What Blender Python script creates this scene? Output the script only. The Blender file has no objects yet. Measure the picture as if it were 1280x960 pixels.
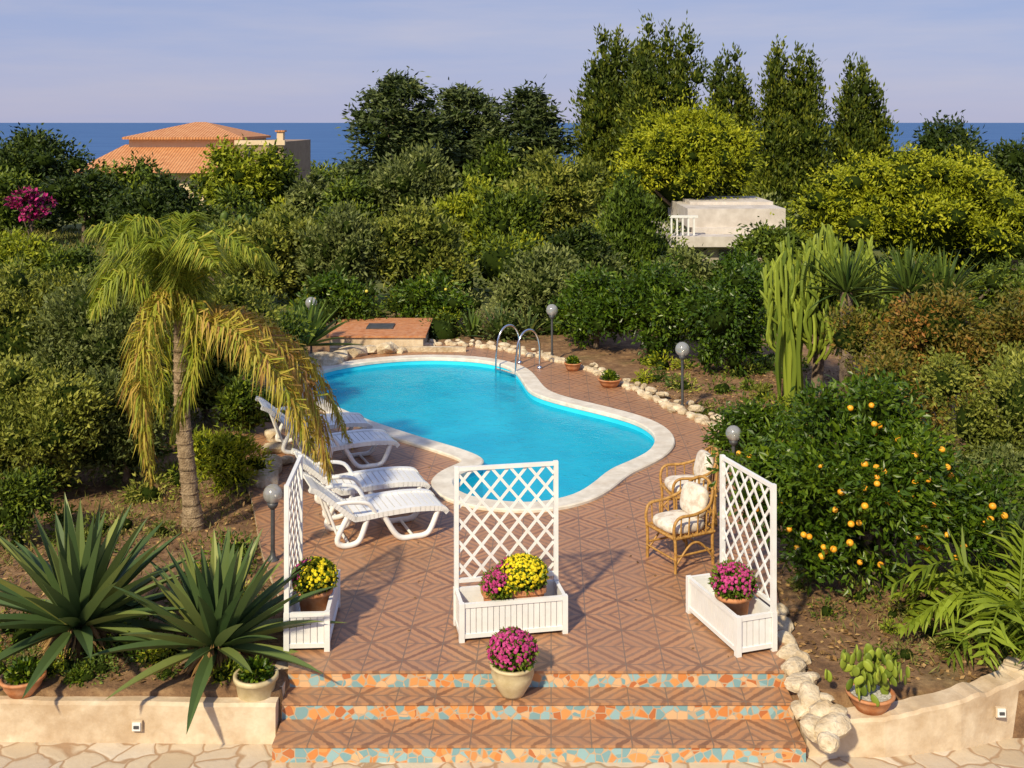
import bpy, bmesh, math, numpy as np
from mathutils import Vector, Matrix
from mathutils.geometry import tessellate_polygon
F=1400.0; H=5.0; HZ=152.0
def P(px,py,z=0.0):
    Y=F*(H-z)/(py-HZ); return np.array([(px-640)*Y/F,Y,z])
def Q(px,py,Y):
    return np.array([(px-640)*Y/F,Y,H-(py-HZ)*Y/F])
scene=bpy.context.scene
RNG=np.random.default_rng(7)
NL=[0]
def nrm(a): return a/np.maximum(np.linalg.norm(a,axis=-1,keepdims=True),1e-9)
# ---------------------------------------------------------------- materials
def newmat(name):
    m=bpy.data.materials.new(name); m.use_nodes=True
    nt=m.node_tree; b=nt.nodes['Principled BSDF']; return m,nt,b
def N(nt,t,**k):
    n=nt.nodes.new(t)
    for a,v in k.items(): setattr(n,a,v)
    return n
def ramp(nt,src,stops,interp='LINEAR'):
    r=N(nt,'ShaderNodeValToRGB'); r.color_ramp.interpolation=interp
    e=r.color_ramp.elements
    while len(e)<len(stops): e.new(0.5)
    for i,(p,c) in enumerate(stops):
        e[i].position=p; e[i].color=(c[0],c[1],c[2],1)
    nt.links.new(src,r.inputs[0]); return r.outputs[0]
def noise(nt,scale,detail=5,rough=.55,coord=None):
    if coord is None:
        tc=N(nt,'ShaderNodeTexCoord'); coord=tc.outputs['Object']
    n=N(nt,'ShaderNodeTexNoise'); n.inputs['Scale'].default_value=scale
    n.inputs['Detail'].default_value=detail; n.inputs['Roughness'].default_value=rough
    nt.links.new(coord,n.inputs['Vector']); return n.outputs['Fac']
def bump(nt,b,h,strength=.3,dist=.02):
    n=N(nt,'ShaderNodeBump'); n.inputs['Strength'].default_value=strength; n.inputs['Distance'].default_value=dist
    nt.links.new(h,n.inputs['Height']); nt.links.new(n.outputs[0],b.inputs['Normal'])
def mathn(nt,op,a,b=None,clamp=False):
    n=N(nt,'ShaderNodeMath',operation=op,use_clamp=clamp)
    for i,x in enumerate((a,b)):
        if x is None: continue
        if isinstance(x,(int,float)): n.inputs[i].default_value=x
        else: nt.links.new(x,n.inputs[i])
    return n.outputs[0]
def mixc(nt,f,a,b,mode='MIX'):
    n=N(nt,'ShaderNodeMix',data_type='RGBA',blend_type=mode)
    for i,x in ((0,f),(6,a),(7,b)):
        if isinstance(x,(int,float)): n.inputs[i].default_value=x
        elif isinstance(x,tuple): n.inputs[i].default_value=(x[0],x[1],x[2],1)
        else: nt.links.new(x,n.inputs[i])
    return n.outputs[2]
def surf(name,c1,c2,scale=6,rough=.7,bs=.25,bd=.01,spec=.3,metal=0,lo=.35,hi=.65,det=6,stain=None):
    m,nt,b=newmat(name); n=noise(nt,scale,det,.62)
    c=ramp(nt,n,[(lo,c1),(hi,c2)])
    if stain: c=mixc(nt,ramp(nt,noise(nt,stain[0],8,.7),[(.45,(0,0,0)),(.72,(stain[2],)*3)]),c,stain[1])
    nt.links.new(c,b.inputs['Base Color'])
    b.inputs['Roughness'].default_value=rough; b.inputs['Specular IOR Level'].default_value=spec
    b.inputs['Metallic'].default_value=metal
    if bs: bump(nt,b,noise(nt,scale*4,min(det,4)),bs,bd)
    return m
def leafmat(name,stops,trans=.3,rough=.5,spec=.25):
    m,nt,b=newmat(name)
    a=N(nt,'ShaderNodeAttribute',attribute_name='tone')
    c=ramp(nt,a.outputs['Fac'],stops)
    nt.links.new(c,b.inputs['Base Color']); b.inputs['Roughness'].default_value=rough
    b.inputs['Specular IOR Level'].default_value=spec
    if trans<=0: return m
    t=N(nt,'ShaderNodeBsdfTranslucent'); nt.links.new(mixc(nt,1.0,c,(1.0,1.0,.5),'MULTIPLY'),t.inputs[0])
    mx=N(nt,'ShaderNodeMixShader'); mx.inputs[0].default_value=trans
    nt.links.new(b.outputs[0],mx.inputs[1]); nt.links.new(t.outputs[0],mx.inputs[2])
    nt.links.new(mx.outputs[0],nt.nodes['Material Output'].inputs[0]); return m
M={}
M['olive']=leafmat('olive_leaves',[(0,(.035,.052,.009)),(.40,(.15,.18,.024)),(.75,(.33,.34,.055)),(1,(.50,.48,.11))],.2)
M['oliveg']=leafmat('grey_olive_leaves',[(0,(.034,.050,.014)),(.45,(.12,.15,.038)),(.8,(.26,.29,.085)),(1,(.42,.44,.17))],.2)
M['broad']=leafmat('broad_leaves',[(0,(.018,.036,.005)),(.5,(.075,.115,.009)),(1,(.24,.29,.020))],0)
M['dark']=leafmat('dark_leaves',[(0,(.011,.022,.004)),(.5,(.032,.056,.007)),(1,(.11,.145,.014))],0)
M['yg']=leafmat('yellow_green_leaves',[(0,(.05,.08,.008)),(.45,(.21,.26,.014)),(1,(.48,.48,.028))],.2)
M['puff']=leafmat('pine_needles',[(0,(.09,.12,.008)),(.45,(.28,.32,.012)),(1,(.55,.53,.025))],.2)
M['plume']=leafmat('conifer_foliage',[(0,(.015,.028,.004)),(.5,(.062,.090,.008)),(1,(.24,.25,.02))],0)
M['cypress']=leafmat('cypress_foliage',[(0,(.020,.04,.005)),(.5,(.07,.115,.010)),(1,(.19,.26,.022))],0)
M['cedar']=leafmat('cedar_foliage',[(0,(.015,.028,.008)),(.5,(.055,.08,.022)),(1,(.20,.23,.065))],0)
M['citrus']=leafmat('citrus_leaves',[(0,(.016,.038,.003)),(.5,(.055,.11,.006)),(.85,(.16,.24,.012)),(1,(.38,.39,.025))],.22,.38,.4)
M['rust']=leafmat('rust_leaves',[(0,(.035,.045,.009)),(.40,(.115,.12,.016)),(.65,(.23,.165,.028)),(.85,(.34,.16,.035)),(1,(.42,.16,.045))],.2)
M['boug']=leafmat('bougainvillea_bracts',[(0,(.03,.05,.01)),(.35,(.06,.08,.02)),(.4,(.35,.015,.12)),(1,(.6,.04,.25))],0)
M['palm']=leafmat('palm_leaflets',[(0,(.14,.20,.018)),(.4,(.32,.37,.035)),(.65,(.50,.41,.06)),(.85,(.48,.31,.07)),(1,(.34,.18,.06))],.3)
M['fern']=leafmat('palm_green',[(0,(.07,.12,.010)),(1,(.28,.36,.03))],.3)
M['agave']=leafmat('agave_blades',[(0,(.04,.078,.025)),(.5,(.09,.14,.045)),(1,(.25,.28,.07))],.08,.42)
M['yucca']=leafmat('yucca_blades',[(0,(.028,.06,.012)),(1,(.15,.22,.035))],.15,.45)
M['euph']=leafmat('euphorbia_skin',[(0,(.09,.135,.014)),(1,(.28,.34,.04))],0,.5)
M['grass']=leafmat('grass_blades',[(0,(.08,.11,.018)),(.6,(.20,.21,.045)),(1,(.40,.32,.11))],.2)
M['litter']=leafmat('dry_leaves',[(0,(.09,.05,.02)),(.6,(.28,.16,.06)),(1,(.48,.31,.13))],0)
m,nt,b=newmat('foliage_shade_core'); b.inputs['Base Color'].default_value=(.018,.030,.004,1); b.inputs['Roughness'].default_value=.9; b.inputs['Specular IOR Level'].default_value=.05; M['core']=m  # solid filler inside foliage; deep shade between leaves is put into its dark colour
M['bark']=surf('bark',(.09,.06,.04),(.24,.18,.13),9,.9,.8,.03)
M['palmbark']=surf('palm_bark',(.18,.12,.07),(.44,.33,.21),12,.9,.9,.03)
M['white']=surf('white_paint',(.74,.74,.74),(.84,.84,.83),3,.45,.08,.004,.4,stain=(5,(.62,.58,.52),.35))
M['plastic']=surf('white_plastic',(.78,.78,.77),(.86,.86,.85),2,.3,0,.004,.5)
M['coping']=surf('pool_coping_stone',(.62,.57,.49),(.80,.75,.66),5,.7,.25,.006,stain=(2,(.54,.44,.33),.6))
M['terracotta']=surf('terracotta',(.40,.14,.05),(.56,.24,.10),7,.75,.2,.005,stain=(9,(.62,.42,.28),.5))
M['cream_pot']=surf('cream_ceramic',(.46,.37,.20),(.64,.54,.34),6,.5,.15,.004,.4)
M['rock']=surf('limestone',(.42,.32,.20),(.78,.67,.50),6,.85,.8,.03,stain=(5,(.40,.26,.13),.6))
M['soil']=surf('soil',(.10,.06,.03),(.22,.14,.08),12,.95,.8,.03)
M['chrome']=surf('chrome',(.7,.7,.72),(.8,.8,.82),3,.15,0,.01,.5,1.0)
M['metal_dark']=surf('dark_metal',(.06,.065,.07),(.11,.11,.12),8,.45,0,.01,.4,.3)
M['rattan']=surf('rattan',(.30,.15,.035),(.55,.31,.09),25,.45,.4,.004,.4)
M['cushion']=surf('cushion_fabric',(.56,.47,.38),(.76,.70,.62),11,.9,.2,.004,.1,0,.38,.55)
M['orange']=surf('orange_peel',(.80,.33,.02),(.9,.45,.03),12,.4,.2,.002,.4)
M['lemon']=surf('lemon_peel',(.60,.50,.06),(.7,.6,.1),12,.4,.2,.002,.4)
M['magenta']=surf('magenta_petals',(.28,.015,.10),(.60,.09,.28),30,.8,.5,.01,.1)
M['yellow']=surf('yellow_petals',(.55,.42,.01),(.80,.68,.03),30,.8,.5,.01,.1)
M['plaster']=surf('cream_plaster',(.50,.37,.24),(.76,.64,.48),2.5,.85,.6,.015,stain=(1.6,(.36,.24,.14),.75))
M['housewall']=surf('house_plaster',(.66,.50,.32),(.74,.60,.42),2,.85,.2,.01)
M['annex']=surf('annex_plaster',(.30,.20,.13),(.38,.27,.18),2,.85,.2,.01)
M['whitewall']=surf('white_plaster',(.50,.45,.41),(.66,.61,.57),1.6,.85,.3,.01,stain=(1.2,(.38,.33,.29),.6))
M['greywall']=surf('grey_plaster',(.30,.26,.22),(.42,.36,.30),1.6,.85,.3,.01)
M['window']=surf('dark_glass',(.03,.035,.04),(.05,.055,.06),2,.1,0,.01,.6)
M['vinyl']=surf('pool_liner',(.025,.60,.80),(.04,.68,.88),.8,.5,0,.01,.3)
M['gravel']=surf('white_pebbles',(.3,.26,.2),(.8,.78,.72),40,.8,.9,.01)
def m_roof():
    m,nt,b=newmat('roof_tiles'); tc=N(nt,'ShaderNodeTexCoord')
    w=N(nt,'ShaderNodeTexWave',wave_type='BANDS',bands_direction='X'); w.inputs['Scale'].default_value=1.6
    nt.links.new(tc.outputs['Object'],w.inputs['Vector'])
    n=noise(nt,2.5,6,.7)
    c=ramp(nt,n,[(.3,(.42,.15,.05)),(.5,(.58,.25,.09)),(.7,(.68,.36,.17))])
    nt.links.new(mixc(nt,.35,c,mixc(nt,w.outputs['Fac'],(.35,.12,.05),(.75,.4,.2))),b.inputs['Base Color'])
    b.inputs['Roughness'].default_value=.8; bump(nt,b,w.outputs['Fac'],.7,.08); return m
M['roof']=m_roof()
def m_tile():
    T=.345
    m,nt,b=newmat('terrace_tiles'); tc=N(nt,'ShaderNodeTexCoord')
    mp=N(nt,'ShaderNodeMapping'); mp.inputs['Rotation'].default_value[2]=math.radians(2)
    nt.links.new(tc.outputs['Object'],mp.inputs['Vector'])
    s=N(nt,'ShaderNodeSeparateXYZ'); nt.links.new(mp.outputs[0],s.inputs[0])
    x=mathn(nt,'DIVIDE',s.outputs[0],T); y=mathn(nt,'DIVIDE',s.outputs[1],T)
    pa=mathn(nt,'PINGPONG',x,1.0); pb=mathn(nt,'PINGPONG',y,1.0)
    d=mathn(nt,'SUBTRACT',pa,pb); sm=mathn(nt,'ADD',pa,pb)
    fx=mathn(nt,'FLOOR',x); fy=mathn(nt,'FLOOR',y)
    cb=N(nt,'ShaderNodeCombineXYZ'); nt.links.new(fx,cb.inputs[0]); nt.links.new(fy,cb.inputs[1])
    wn=N(nt,'ShaderNodeTexWhiteNoise',noise_dimensions='3D'); nt.links.new(cb.outputs[0],wn.inputs[0])
    nz=noise(nt,26,6,.7); nz2=noise(nt,.8,6,.65); nz3=noise(nt,9,5,.65)
    ad=mathn(nt,'ABSOLUTE',d)
    leaf=mathn(nt,'ADD',ad,mathn(nt,'MULTIPLY',mathn(nt,'SUBTRACT',nz,.5),.16))
    leaf=mathn(nt,'ADD',leaf,mathn(nt,'MULTIPLY',mathn(nt,'SUBTRACT',nz3,.5),.22))
    A=(.205,.100,.058);B=(.47,.235,.115);C=(.27,.155,.10);D=(.42,.20,.098)
    c=ramp(nt,leaf,[(.0,A),(.07,A),(.11,B),(.26,B),(.30,C),(.40,C),(.44,B),(.60,D),(.64,C),(.74,A),(.79,B),(1,D)])
    c=mixc(nt,mathn(nt,'MULTIPLY',wn.outputs[0],.35),c,(.27,.16,.105))
    c=mixc(nt,ramp(nt,nz2,[(.4,(0,0,0)),(.75,(.45,.45,.45))]),c,(.48,.25,.125))
    ex=mathn(nt,'ABSOLUTE',mathn(nt,'SUBTRACT',mathn(nt,'FRACT',x),.5)); ey=mathn(nt,'ABSOLUTE',mathn(nt,'SUBTRACT',mathn(nt,'FRACT',y),.5))
    g=mathn(nt,'GREATER_THAN',mathn(nt,'MAXIMUM',ex,ey),.483)
    c=mixc(nt,g,c,mixc(nt,nz2,(.13,.08,.055),(.30,.20,.135)))
    nt.links.new(c,b.inputs['Base Color']); b.inputs['Roughness'].default_value=.42; b.inputs['Specular IOR Level'].default_value=.35
    bump(nt,b,mathn(nt,'SUBTRACT',mathn(nt,'MULTIPLY',nz,.3),g),.35,.004); return m
M['tile']=m_tile()
def m_mosaic():
    m,nt,b=newmat('mosaic_tiles'); tc=N(nt,'ShaderNodeTexCoord')
    v=N(nt,'ShaderNodeTexVoronoi',feature='F1'); v.inputs['Scale'].default_value=13
    e=N(nt,'ShaderNodeTexVoronoi',feature='DISTANCE_TO_EDGE'); e.inputs['Scale'].default_value=13
    for q in (v,e): nt.links.new(tc.outputs['Object'],q.inputs['Vector'])
    s=N(nt,'ShaderNodeSeparateColor'); nt.links.new(v.outputs['Color'],s.inputs[0])
    big=noise(nt,2.2,2)
    k=mathn(nt,'ADD',mathn(nt,'MULTIPLY',s.outputs[0],.75),mathn(nt,'MULTIPLY',mathn(nt,'SUBTRACT',big,.37),.9),True)
    c=ramp(nt,k,[(0,(.64,.23,.06)),(.22,(.68,.31,.10)),(.36,(.48,.15,.05)),(.46,(.70,.45,.25)),(.56,(.18,.37,.42)),(.74,(.27,.48,.53)),(.9,(.62,.27,.09))],'CONSTANT')
    g=mathn(nt,'LESS_THAN',e.outputs['Distance'],.05)
    c=mixc(nt,g,c,(.50,.38,.26))
    c=mixc(nt,mathn(nt,'MULTIPLY',noise(nt,7,6,.7),.22),c,(.36,.22,.13))
    nt.links.new(c,b.inputs['Base Color']); b.inputs['Roughness'].default_value=.35
    bump(nt,b,mathn(nt,'MINIMUM',e.outputs['Distance'],.1),.5,.01); return m
M['mosaic']=m_mosaic()
def m_crazy():
    m,nt,b=newmat('crazy_paving'); tc=N(nt,'ShaderNodeTexCoord')
    nz=N(nt,'ShaderNodeTexNoise'); nz.inputs['Scale'].default_value=3; nt.links.new(tc.outputs['Object'],nz.inputs['Vector'])
    ad=N(nt,'ShaderNodeVectorMath',operation='MULTIPLY_ADD'); nt.links.new(nz.outputs['Color'],ad.inputs[0]); ad.inputs[1].default_value=(.3,.3,0); nt.links.new(tc.outputs['Object'],ad.inputs[2])
    v=N(nt,'ShaderNodeTexVoronoi',feature='F1'); v.inputs['Scale'].default_value=3.6
    e=N(nt,'ShaderNodeTexVoronoi',feature='DISTANCE_TO_EDGE'); e.inputs['Scale'].default_value=3.6
    for q in (v,e): nt.links.new(ad.outputs[0],q.inputs['Vector'])
    s=N(nt,'ShaderNodeSeparateColor'); nt.links.new(v.outputs['Color'],s.inputs[0])
    c=ramp(nt,s.outputs[0],[(0,(.46,.36,.24)),(.35,(.66,.56,.42)),(.7,(.56,.48,.38)),(1,(.76,.69,.58))])
    c=mixc(nt,mathn(nt,'MULTIPLY',noise(nt,9,8,.7),.7),c,(.46,.34,.22))
    g=ramp(nt,e.outputs['Distance'],[(.02,(1,1,1)),(.06,(0,0,0))])
    nt.links.new(mixc(nt,g,c,(.38,.25,.15)),b.inputs['Base Color']); b.inputs['Roughness'].default_value=.8
    bump(nt,b,mathn(nt,'ADD',mathn(nt,'MINIMUM',e.outputs['Distance'],.12),mathn(nt,'MULTIPLY',noise(nt,14,8),.15)),.8,.05); return m
M['crazy']=m_crazy()
def m_ground():
    m,nt,b=newmat('garden_ground'); tc=N(nt,'ShaderNodeTexCoord')
    n1=noise(nt,.35,6,.6); n2=noise(nt,5,8,.75)
    soil=ramp(nt,n2,[(.3,(.10,.052,.025)),(.5,(.23,.125,.06)),(.7,(.42,.26,.13))])
    gr=ramp(nt,n2,[(.3,(.04,.06,.010)),(.5,(.11,.13,.02)),(.7,(.24,.23,.05))])
    s=N(nt,'ShaderNodeSeparateXYZ'); nt.links.new(tc.outputs['Object'],s.inputs[0])
    far=mathn(nt,'MULTIPLY',mathn(nt,'SUBTRACT',s.outputs[1],27.0),.1,True)
    k=mathn(nt,'ADD',mathn(nt,'MULTIPLY',far,.75),mathn(nt,'SUBTRACT',n1,.40),True)
    f=ramp(nt,k,[(.15,(0,0,0)),(.4,(1,1,1))])
    nt.links.new(mixc(nt,f,soil,gr),b.inputs['Base Color']); b.inputs['Roughness'].default_value=.95
    bump(nt,b,n2,.9,.06); return m
M['ground']=m_ground()
def m_sea():
    m,nt,b=newmat('sea_water'); tc=N(nt,'ShaderNodeTexCoord')
    mp=N(nt,'ShaderNodeMapping'); mp.inputs['Scale'].default_value=(.006,.03,.02); nt.links.new(tc.outputs['Object'],mp.inputs[0])
    n=noise(nt,1,8,.65,mp.outputs[0])
    nt.links.new(ramp(nt,n,[(.35,(.035,.10,.26)),(.65,(.06,.15,.34))]),b.inputs['Base Color'])
    b.inputs['Roughness'].default_value=.45; b.inputs['IOR'].default_value=1.15; b.inputs['Specular IOR Level'].default_value=.3; return m
M['sea']=m_sea()
def m_water():
    m,nt,b=newmat('pool_water'); nt.nodes.remove(b)
    t=N(nt,'ShaderNodeBsdfTransparent'); t.inputs[0].default_value=(.55,.93,1,1)
    d=N(nt,'ShaderNodeBsdfDiffuse'); 
    nt.links.new(ramp(nt,noise(nt,1.1,5,.6),[(.35,(.008,.50,.74)),(.65,(.02,.62,.85))]),d.inputs[0])
    g=N(nt,'ShaderNodeBsdfGlossy'); g.inputs['Roughness'].default_value=.03
    bp=N(nt,'ShaderNodeBump'); bp.inputs['Strength'].default_value=.5; bp.inputs['Distance'].default_value=.04
    nt.links.new(noise(nt,5.5,4,.6),bp.inputs['Height'])
    fr=N(nt,'ShaderNodeFresnel'); fr.inputs[0].default_value=1.22
    nt.links.new(bp.outputs[0],g.inputs['Normal']); nt.links.new(bp.outputs[0],fr.inputs['Normal'])
    m1=N(nt,'ShaderNodeMixShader'); m1.inputs[0].default_value=.5
    nt.links.new(t.outputs[0],m1.inputs[1]); nt.links.new(d.outputs[0],m1.inputs[2])
    m2=N(nt,'ShaderNodeMixShader'); nt.links.new(fr.outputs[0],m2.inputs[0])
    nt.links.new(m1.outputs[0],m2.inputs[1]); nt.links.new(g.outputs[0],m2.inputs[2])
    nt.links.new(m2.outputs[0],nt.nodes['Material Output'].inputs[0]); return m
M['water']=m_water()
def m_globe():
    m,nt,b=newmat('lamp_globe'); nt.nodes.remove(b)
    t=N(nt,'ShaderNodeBsdfTransparent'); t.inputs[0].default_value=(.75,.75,.75,1)
    g=N(nt,'ShaderNodeBsdfGlossy'); g.inputs['Roughness'].default_value=.08
    d=N(nt,'ShaderNodeBsdfDiffuse'); d.inputs[0].default_value=(.55,.55,.52,1)
    a=N(nt,'ShaderNodeMixShader'); a.inputs[0].default_value=.45; nt.links.new(t.outputs[0],a.inputs[1]); nt.links.new(d.outputs[0],a.inputs[2])
    c=N(nt,'ShaderNodeMixShader'); c.inputs[0].default_value=.2; nt.links.new(a.outputs[0],c.inputs[1]); nt.links.new(g.outputs[0],c.inputs[2])
    nt.links.new(c.outputs[0],nt.nodes['Material Output'].inputs[0]); return m
M['globe']=m_globe()
# ---------------------------------------------------------------- mesh builder
def _ico(n):
    bm=bmesh.new(); bmesh.ops.create_icosphere(bm,subdivisions=n,radius=1)
    v=np.array([x.co[:] for x in bm.verts]); f=np.array([[w.index for w in x.verts] for x in bm.faces]); bm.free(); return v,f
ICO={1:_ico(1),2:_ico(2),3:_ico(3)}
class MB:
    def __init__(s): s.v=[];s.n=0;s.f=[];s.mats=[]
    def mi(s,k):
        if k not in s.mats: s.mats.append(k)
        return s.mats.index(k)
    def add(s,v,f,mat,smooth=False,tone=.5):
        v=np.asarray(v,float).reshape(-1,3); f=np.asarray(f,int)
        s.f.append((f+s.n,s.mi(mat),smooth,np.broadcast_to(np.asarray(tone,float),(len(f),)))); s.v.append(v); s.n+=len(v)
    def obox(s,c,ax,half,mat,top=None):
        c=np.asarray(c,float); ax=np.asarray(ax,float); h=half
        sg=np.array([[-1,-1,-1],[1,-1,-1],[1,1,-1],[-1,1,-1],[-1,-1,1],[1,-1,1],[1,1,1],[-1,1,1]],float)*h
        v=c+sg@ax
        f=[[0,3,2,1],[0,1,5,4],[1,2,6,5],[2,3,7,6],[3,0,4,7]]
        s.add(v,f+([[4,5,6,7]] if top is None else []),mat)
        if top is not None: s.add(v,[[4,5,6,7]],top)
    def box(s,x0,x1,y0,y1,z0,z1,mat,top=None):
        s.obox(((x0+x1)/2,(y0+y1)/2,(z0+z1)/2),np.eye(3),np.array([(x1-x0)/2,(y1-y0)/2,(z1-z0)/2]),mat,top)
    def beam(s,a,b,w,h,mat,up=(0,0,1)):
        a=np.asarray(a,float);b=np.asarray(b,float); d=b-a; L=np.linalg.norm(d); d=d/L
        u=np.asarray(up,float); sd=nrm(np.cross(d,u)); u=np.cross(sd,d)
        s.obox((a+b)/2,np.array([d,sd,u]),np.array([L/2,w/2,h/2]),mat)
    def tube(s,pts,r,mat,n=8,smooth=True,tone=.5):
        pts=np.asarray(pts,float); m=len(pts); r=np.broadcast_to(np.asarray(r,float),(m,))
        t=np.gradient(pts,axis=0); t=nrm(t)
        ref=np.array([0,0,1.]) if abs(t[0][2])<.9 else np.array([1.,0,0])
        u=nrm(np.cross(t[0],ref)); V=[]
        for i in range(m):
            u=nrm(u-t[i]*np.dot(u,t[i])); w=np.cross(t[i],u)
            a=np.arange(n)*2*math.pi/n
            V.append(pts[i]+r[i]*(np.cos(a)[:,None]*u+np.sin(a)[:,None]*w))
        V=np.concatenate(V); Fq=[]
        for i in range(m-1):
            for j in range(n):
                k=(j+1)%n; Fq.append([i*n+j,i*n+k,(i+1)*n+k,(i+1)*n+j])
        s.add(V,Fq,mat,smooth,tone)
        c=np.concatenate([pts[:1],V[:n]]); s.add(c,[[0,1+(j+1)%n,1+j] for j in range(n)],mat,False,tone)
        c=np.concatenate([pts[-1:],V[-n:]]); s.add(c,[[0,1+j,1+(j+1)%n] for j in range(n)],mat,False,tone)
    def lathe(s,c,prof,mat,n=28):
        c=np.asarray(c,float); a=np.arange(n)*2*math.pi/n; V=[];Fq=[]
        for r,z in prof: V.append(np.stack([c[0]+r*np.cos(a),c[1]+r*np.sin(a),np.full(n,c[2]+z)],1))
        for i in range(len(prof)-1):
            for j in range(n):
                k=(j+1)%n; Fq.append([i*n+j,i*n+k,(i+1)*n+k,(i+1)*n+j])
        s.add(np.concatenate(V),Fq,mat,True)
    def ico(s,c,r,mat,sub=2,disp=0.,rng=RNG,smooth=True,rot=None,power=None,tone=.5):
        v,f=ICO[sub]; v=v.copy()
        if power: v=np.sign(v)*np.abs(v)**power; 
        if disp:
            k=np.zeros(len(v))
            for q in range(5):
                d=rng.normal(size=3)*(1.2+q*1.1); k+=np.sin(v@d+rng.uniform(0,6.3))/(1+q*.6)
            v=v*(1+disp*k[:,None]*.5)
        v=v*np.asarray(r,float)
        if rot is not None: v=v@np.asarray(rot)
        s.add(v+np.asarray(c,float),f,mat,smooth,tone)
    def leaves(s,Pp,D,L,W,mat,tone,rng=RNG,up=None):
        n=len(Pp); D=nrm(D); NL[0]+=n
        ref=rng.normal(size=(n,3)) if up is None else up+rng.normal(size=(n,3))*.4
        sd=nrm(np.cross(D,ref)); L=np.broadcast_to(L,(n,))[:,None]; W=np.broadcast_to(W,(n,))[:,None]
        nn=np.cross(sd,D)
        v=np.stack([Pp,Pp+D*L*.45+sd*W*.5,Pp+D*L-nn*L*.12,Pp+D*L*.45-sd*W*.5],1).reshape(-1,3)
        s.add(v,np.arange(4*n).reshape(n,4),mat,False,tone)
    def obj(s,name,parent=None,origin=True):
        V=np.concatenate(s.v); me=bpy.data.meshes.new(name)
        loc=np.zeros(3)
        if origin: lo=V.min(0);hi=V.max(0); loc=np.array([(lo[0]+hi[0])/2,(lo[1]+hi[1])/2,lo[2]])
        me.vertices.add(len(V)); me.vertices.foreach_set('co',(V-loc).ravel())
        nf=sum(len(a[0]) for a in s.f); li=np.concatenate([a[0].ravel() for a in s.f])
        tot=np.concatenate([np.full(len(a[0]),a[0].shape[1]) for a in s.f])
        me.loops.add(len(li)); me.loops.foreach_set('vertex_index',li)
        me.polygons.add(nf); me.polygons.foreach_set('loop_start',np.concatenate([[0],np.cumsum(tot)[:-1]]))
        me.polygons.foreach_set('material_index',np.concatenate([np.full(len(a[0]),a[1]) for a in s.f]))
        me.polygons.foreach_set('use_smooth',np.concatenate([np.full(len(a[0]),a[2]) for a in s.f]))
        me.update(calc_edges=True)
        at=me.attributes.new('tone','FLOAT','FACE'); at.data.foreach_set('value',np.concatenate([a[3] for a in s.f]).astype(np.float32))
        for k in s.mats: me.materials.append(M[k])
        o=bpy.data.objects.new(name,me); o.location=loc; scene.collection.objects.link(o)
        if parent: o.parent=parent; 
        return o
def empty(name):
    e=bpy.data.objects.new(name,None); scene.collection.objects.link(e); return e
def smooth_closed(p,k=6):
    p=np.asarray(p,float); n=len(p); out=[]
    for i in range(n):
        a,b,c,d=p[i-1],p[i],p[(i+1)%n],p[(i+2)%n]
        for t in np.arange(k)/k:
            out.append(.5*((2*b)+(c-a)*t+(2*a-5*b+4*c-d)*t*t+(3*b-a-3*c+d)*t**3))
    return np.array(out)
def smooth_open(p,k=6):
    p=np.asarray(p,float); n=len(p); out=[]
    for i in range(n-1):
        a,b,c,d=p[max(i-1,0)],p[i],p[i+1],p[min(i+2,n-1)]
        for t in np.arange(k)/k:
            out.append(.5*((2*b)+(c-a)*t+(2*a-5*b+4*c-d)*t*t+(3*b-a-3*c+d)*t**3))
    out.append(p[-1]); return np.array(out)
def inside(poly,x,y):
    r=np.zeros(np.shape(x),bool); n=len(poly); j=n-1
    for i in range(n):
        xi,yi=poly[i][:2]; xj,yj=poly[j][:2]
        c=((yi>y)!=(yj>y))&(x<(xj-xi)*(y-yi)/((yj-yi) if yj!=yi else 1e-9)+xi); r^=c; j=i
    return r
def offset(poly,d):
    p=poly[:,:2]; t=nrm(np.roll(p,-1,0)-np.roll(p,1,0)); nn=np.stack([t[:,1],-t[:,0]],1)
    A=.5*np.sum(p[:,0]*np.roll(p[:,1],-1)-np.roll(p[:,0],-1)*p[:,1])
    if A<0: nn=-nn
    return p+nn*d
# ---------------------------------------------------------------- pool + terrace
inner_px=[(383,479),(393,467),(430,457),(480,450),(540,447),(600,450),(638,459),(652,474),(664,490),(700,502),(750,514),(795,527),(818,543),(814,560),(790,574),(762,586),(742,602),(715,618),(670,627),(620,625),(582,617),(566,604),(575,592),(600,582),(604,572),(575,560),(530,547),(480,531),(440,516),(405,499)]
inner=smooth_closed([P(a,b,0.04)[:2] for a,b in inner_px],4)
for _ in range(2): inner=(np.roll(inner,1,0)+2*inner+np.roll(inner,-1,0))/4
outer=offset(inner,.33)
for _ in range(3): outer=(np.roll(outer,1,0)+2*outer+np.roll(outer,-1,0))/4
def ring(mb,a,za,b,zb,mat,smooth=True):
    n=len(a); V=np.concatenate([np.c_[a,np.full(n,za)],np.c_[b,np.full(n,zb)]])
    mb.add(V,[[i,(i+1)%n,n+(i+1)%n,n+i] for i in range(n)],mat,smooth)
pool=empty('swimming_pool')
mb=MB()
o1=offset(outer,-.015);i1=offset(inner,.02)
ring(mb,outer,-.05,outer,.03,'coping'); ring(mb,outer,.03,o1,.045,'coping'); ring(mb,o1,.045,i1,.045,'coping'); ring(mb,i1,.045,inner,.03,'coping'); ring(mb,inner,.03,inner,-.02,'coping')
mb.obj('coping',pool,False)
mb=MB(); ii=offset(inner,.012)
ring(mb,ii,-.02,ii,-1.3,'vinyl')
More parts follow.
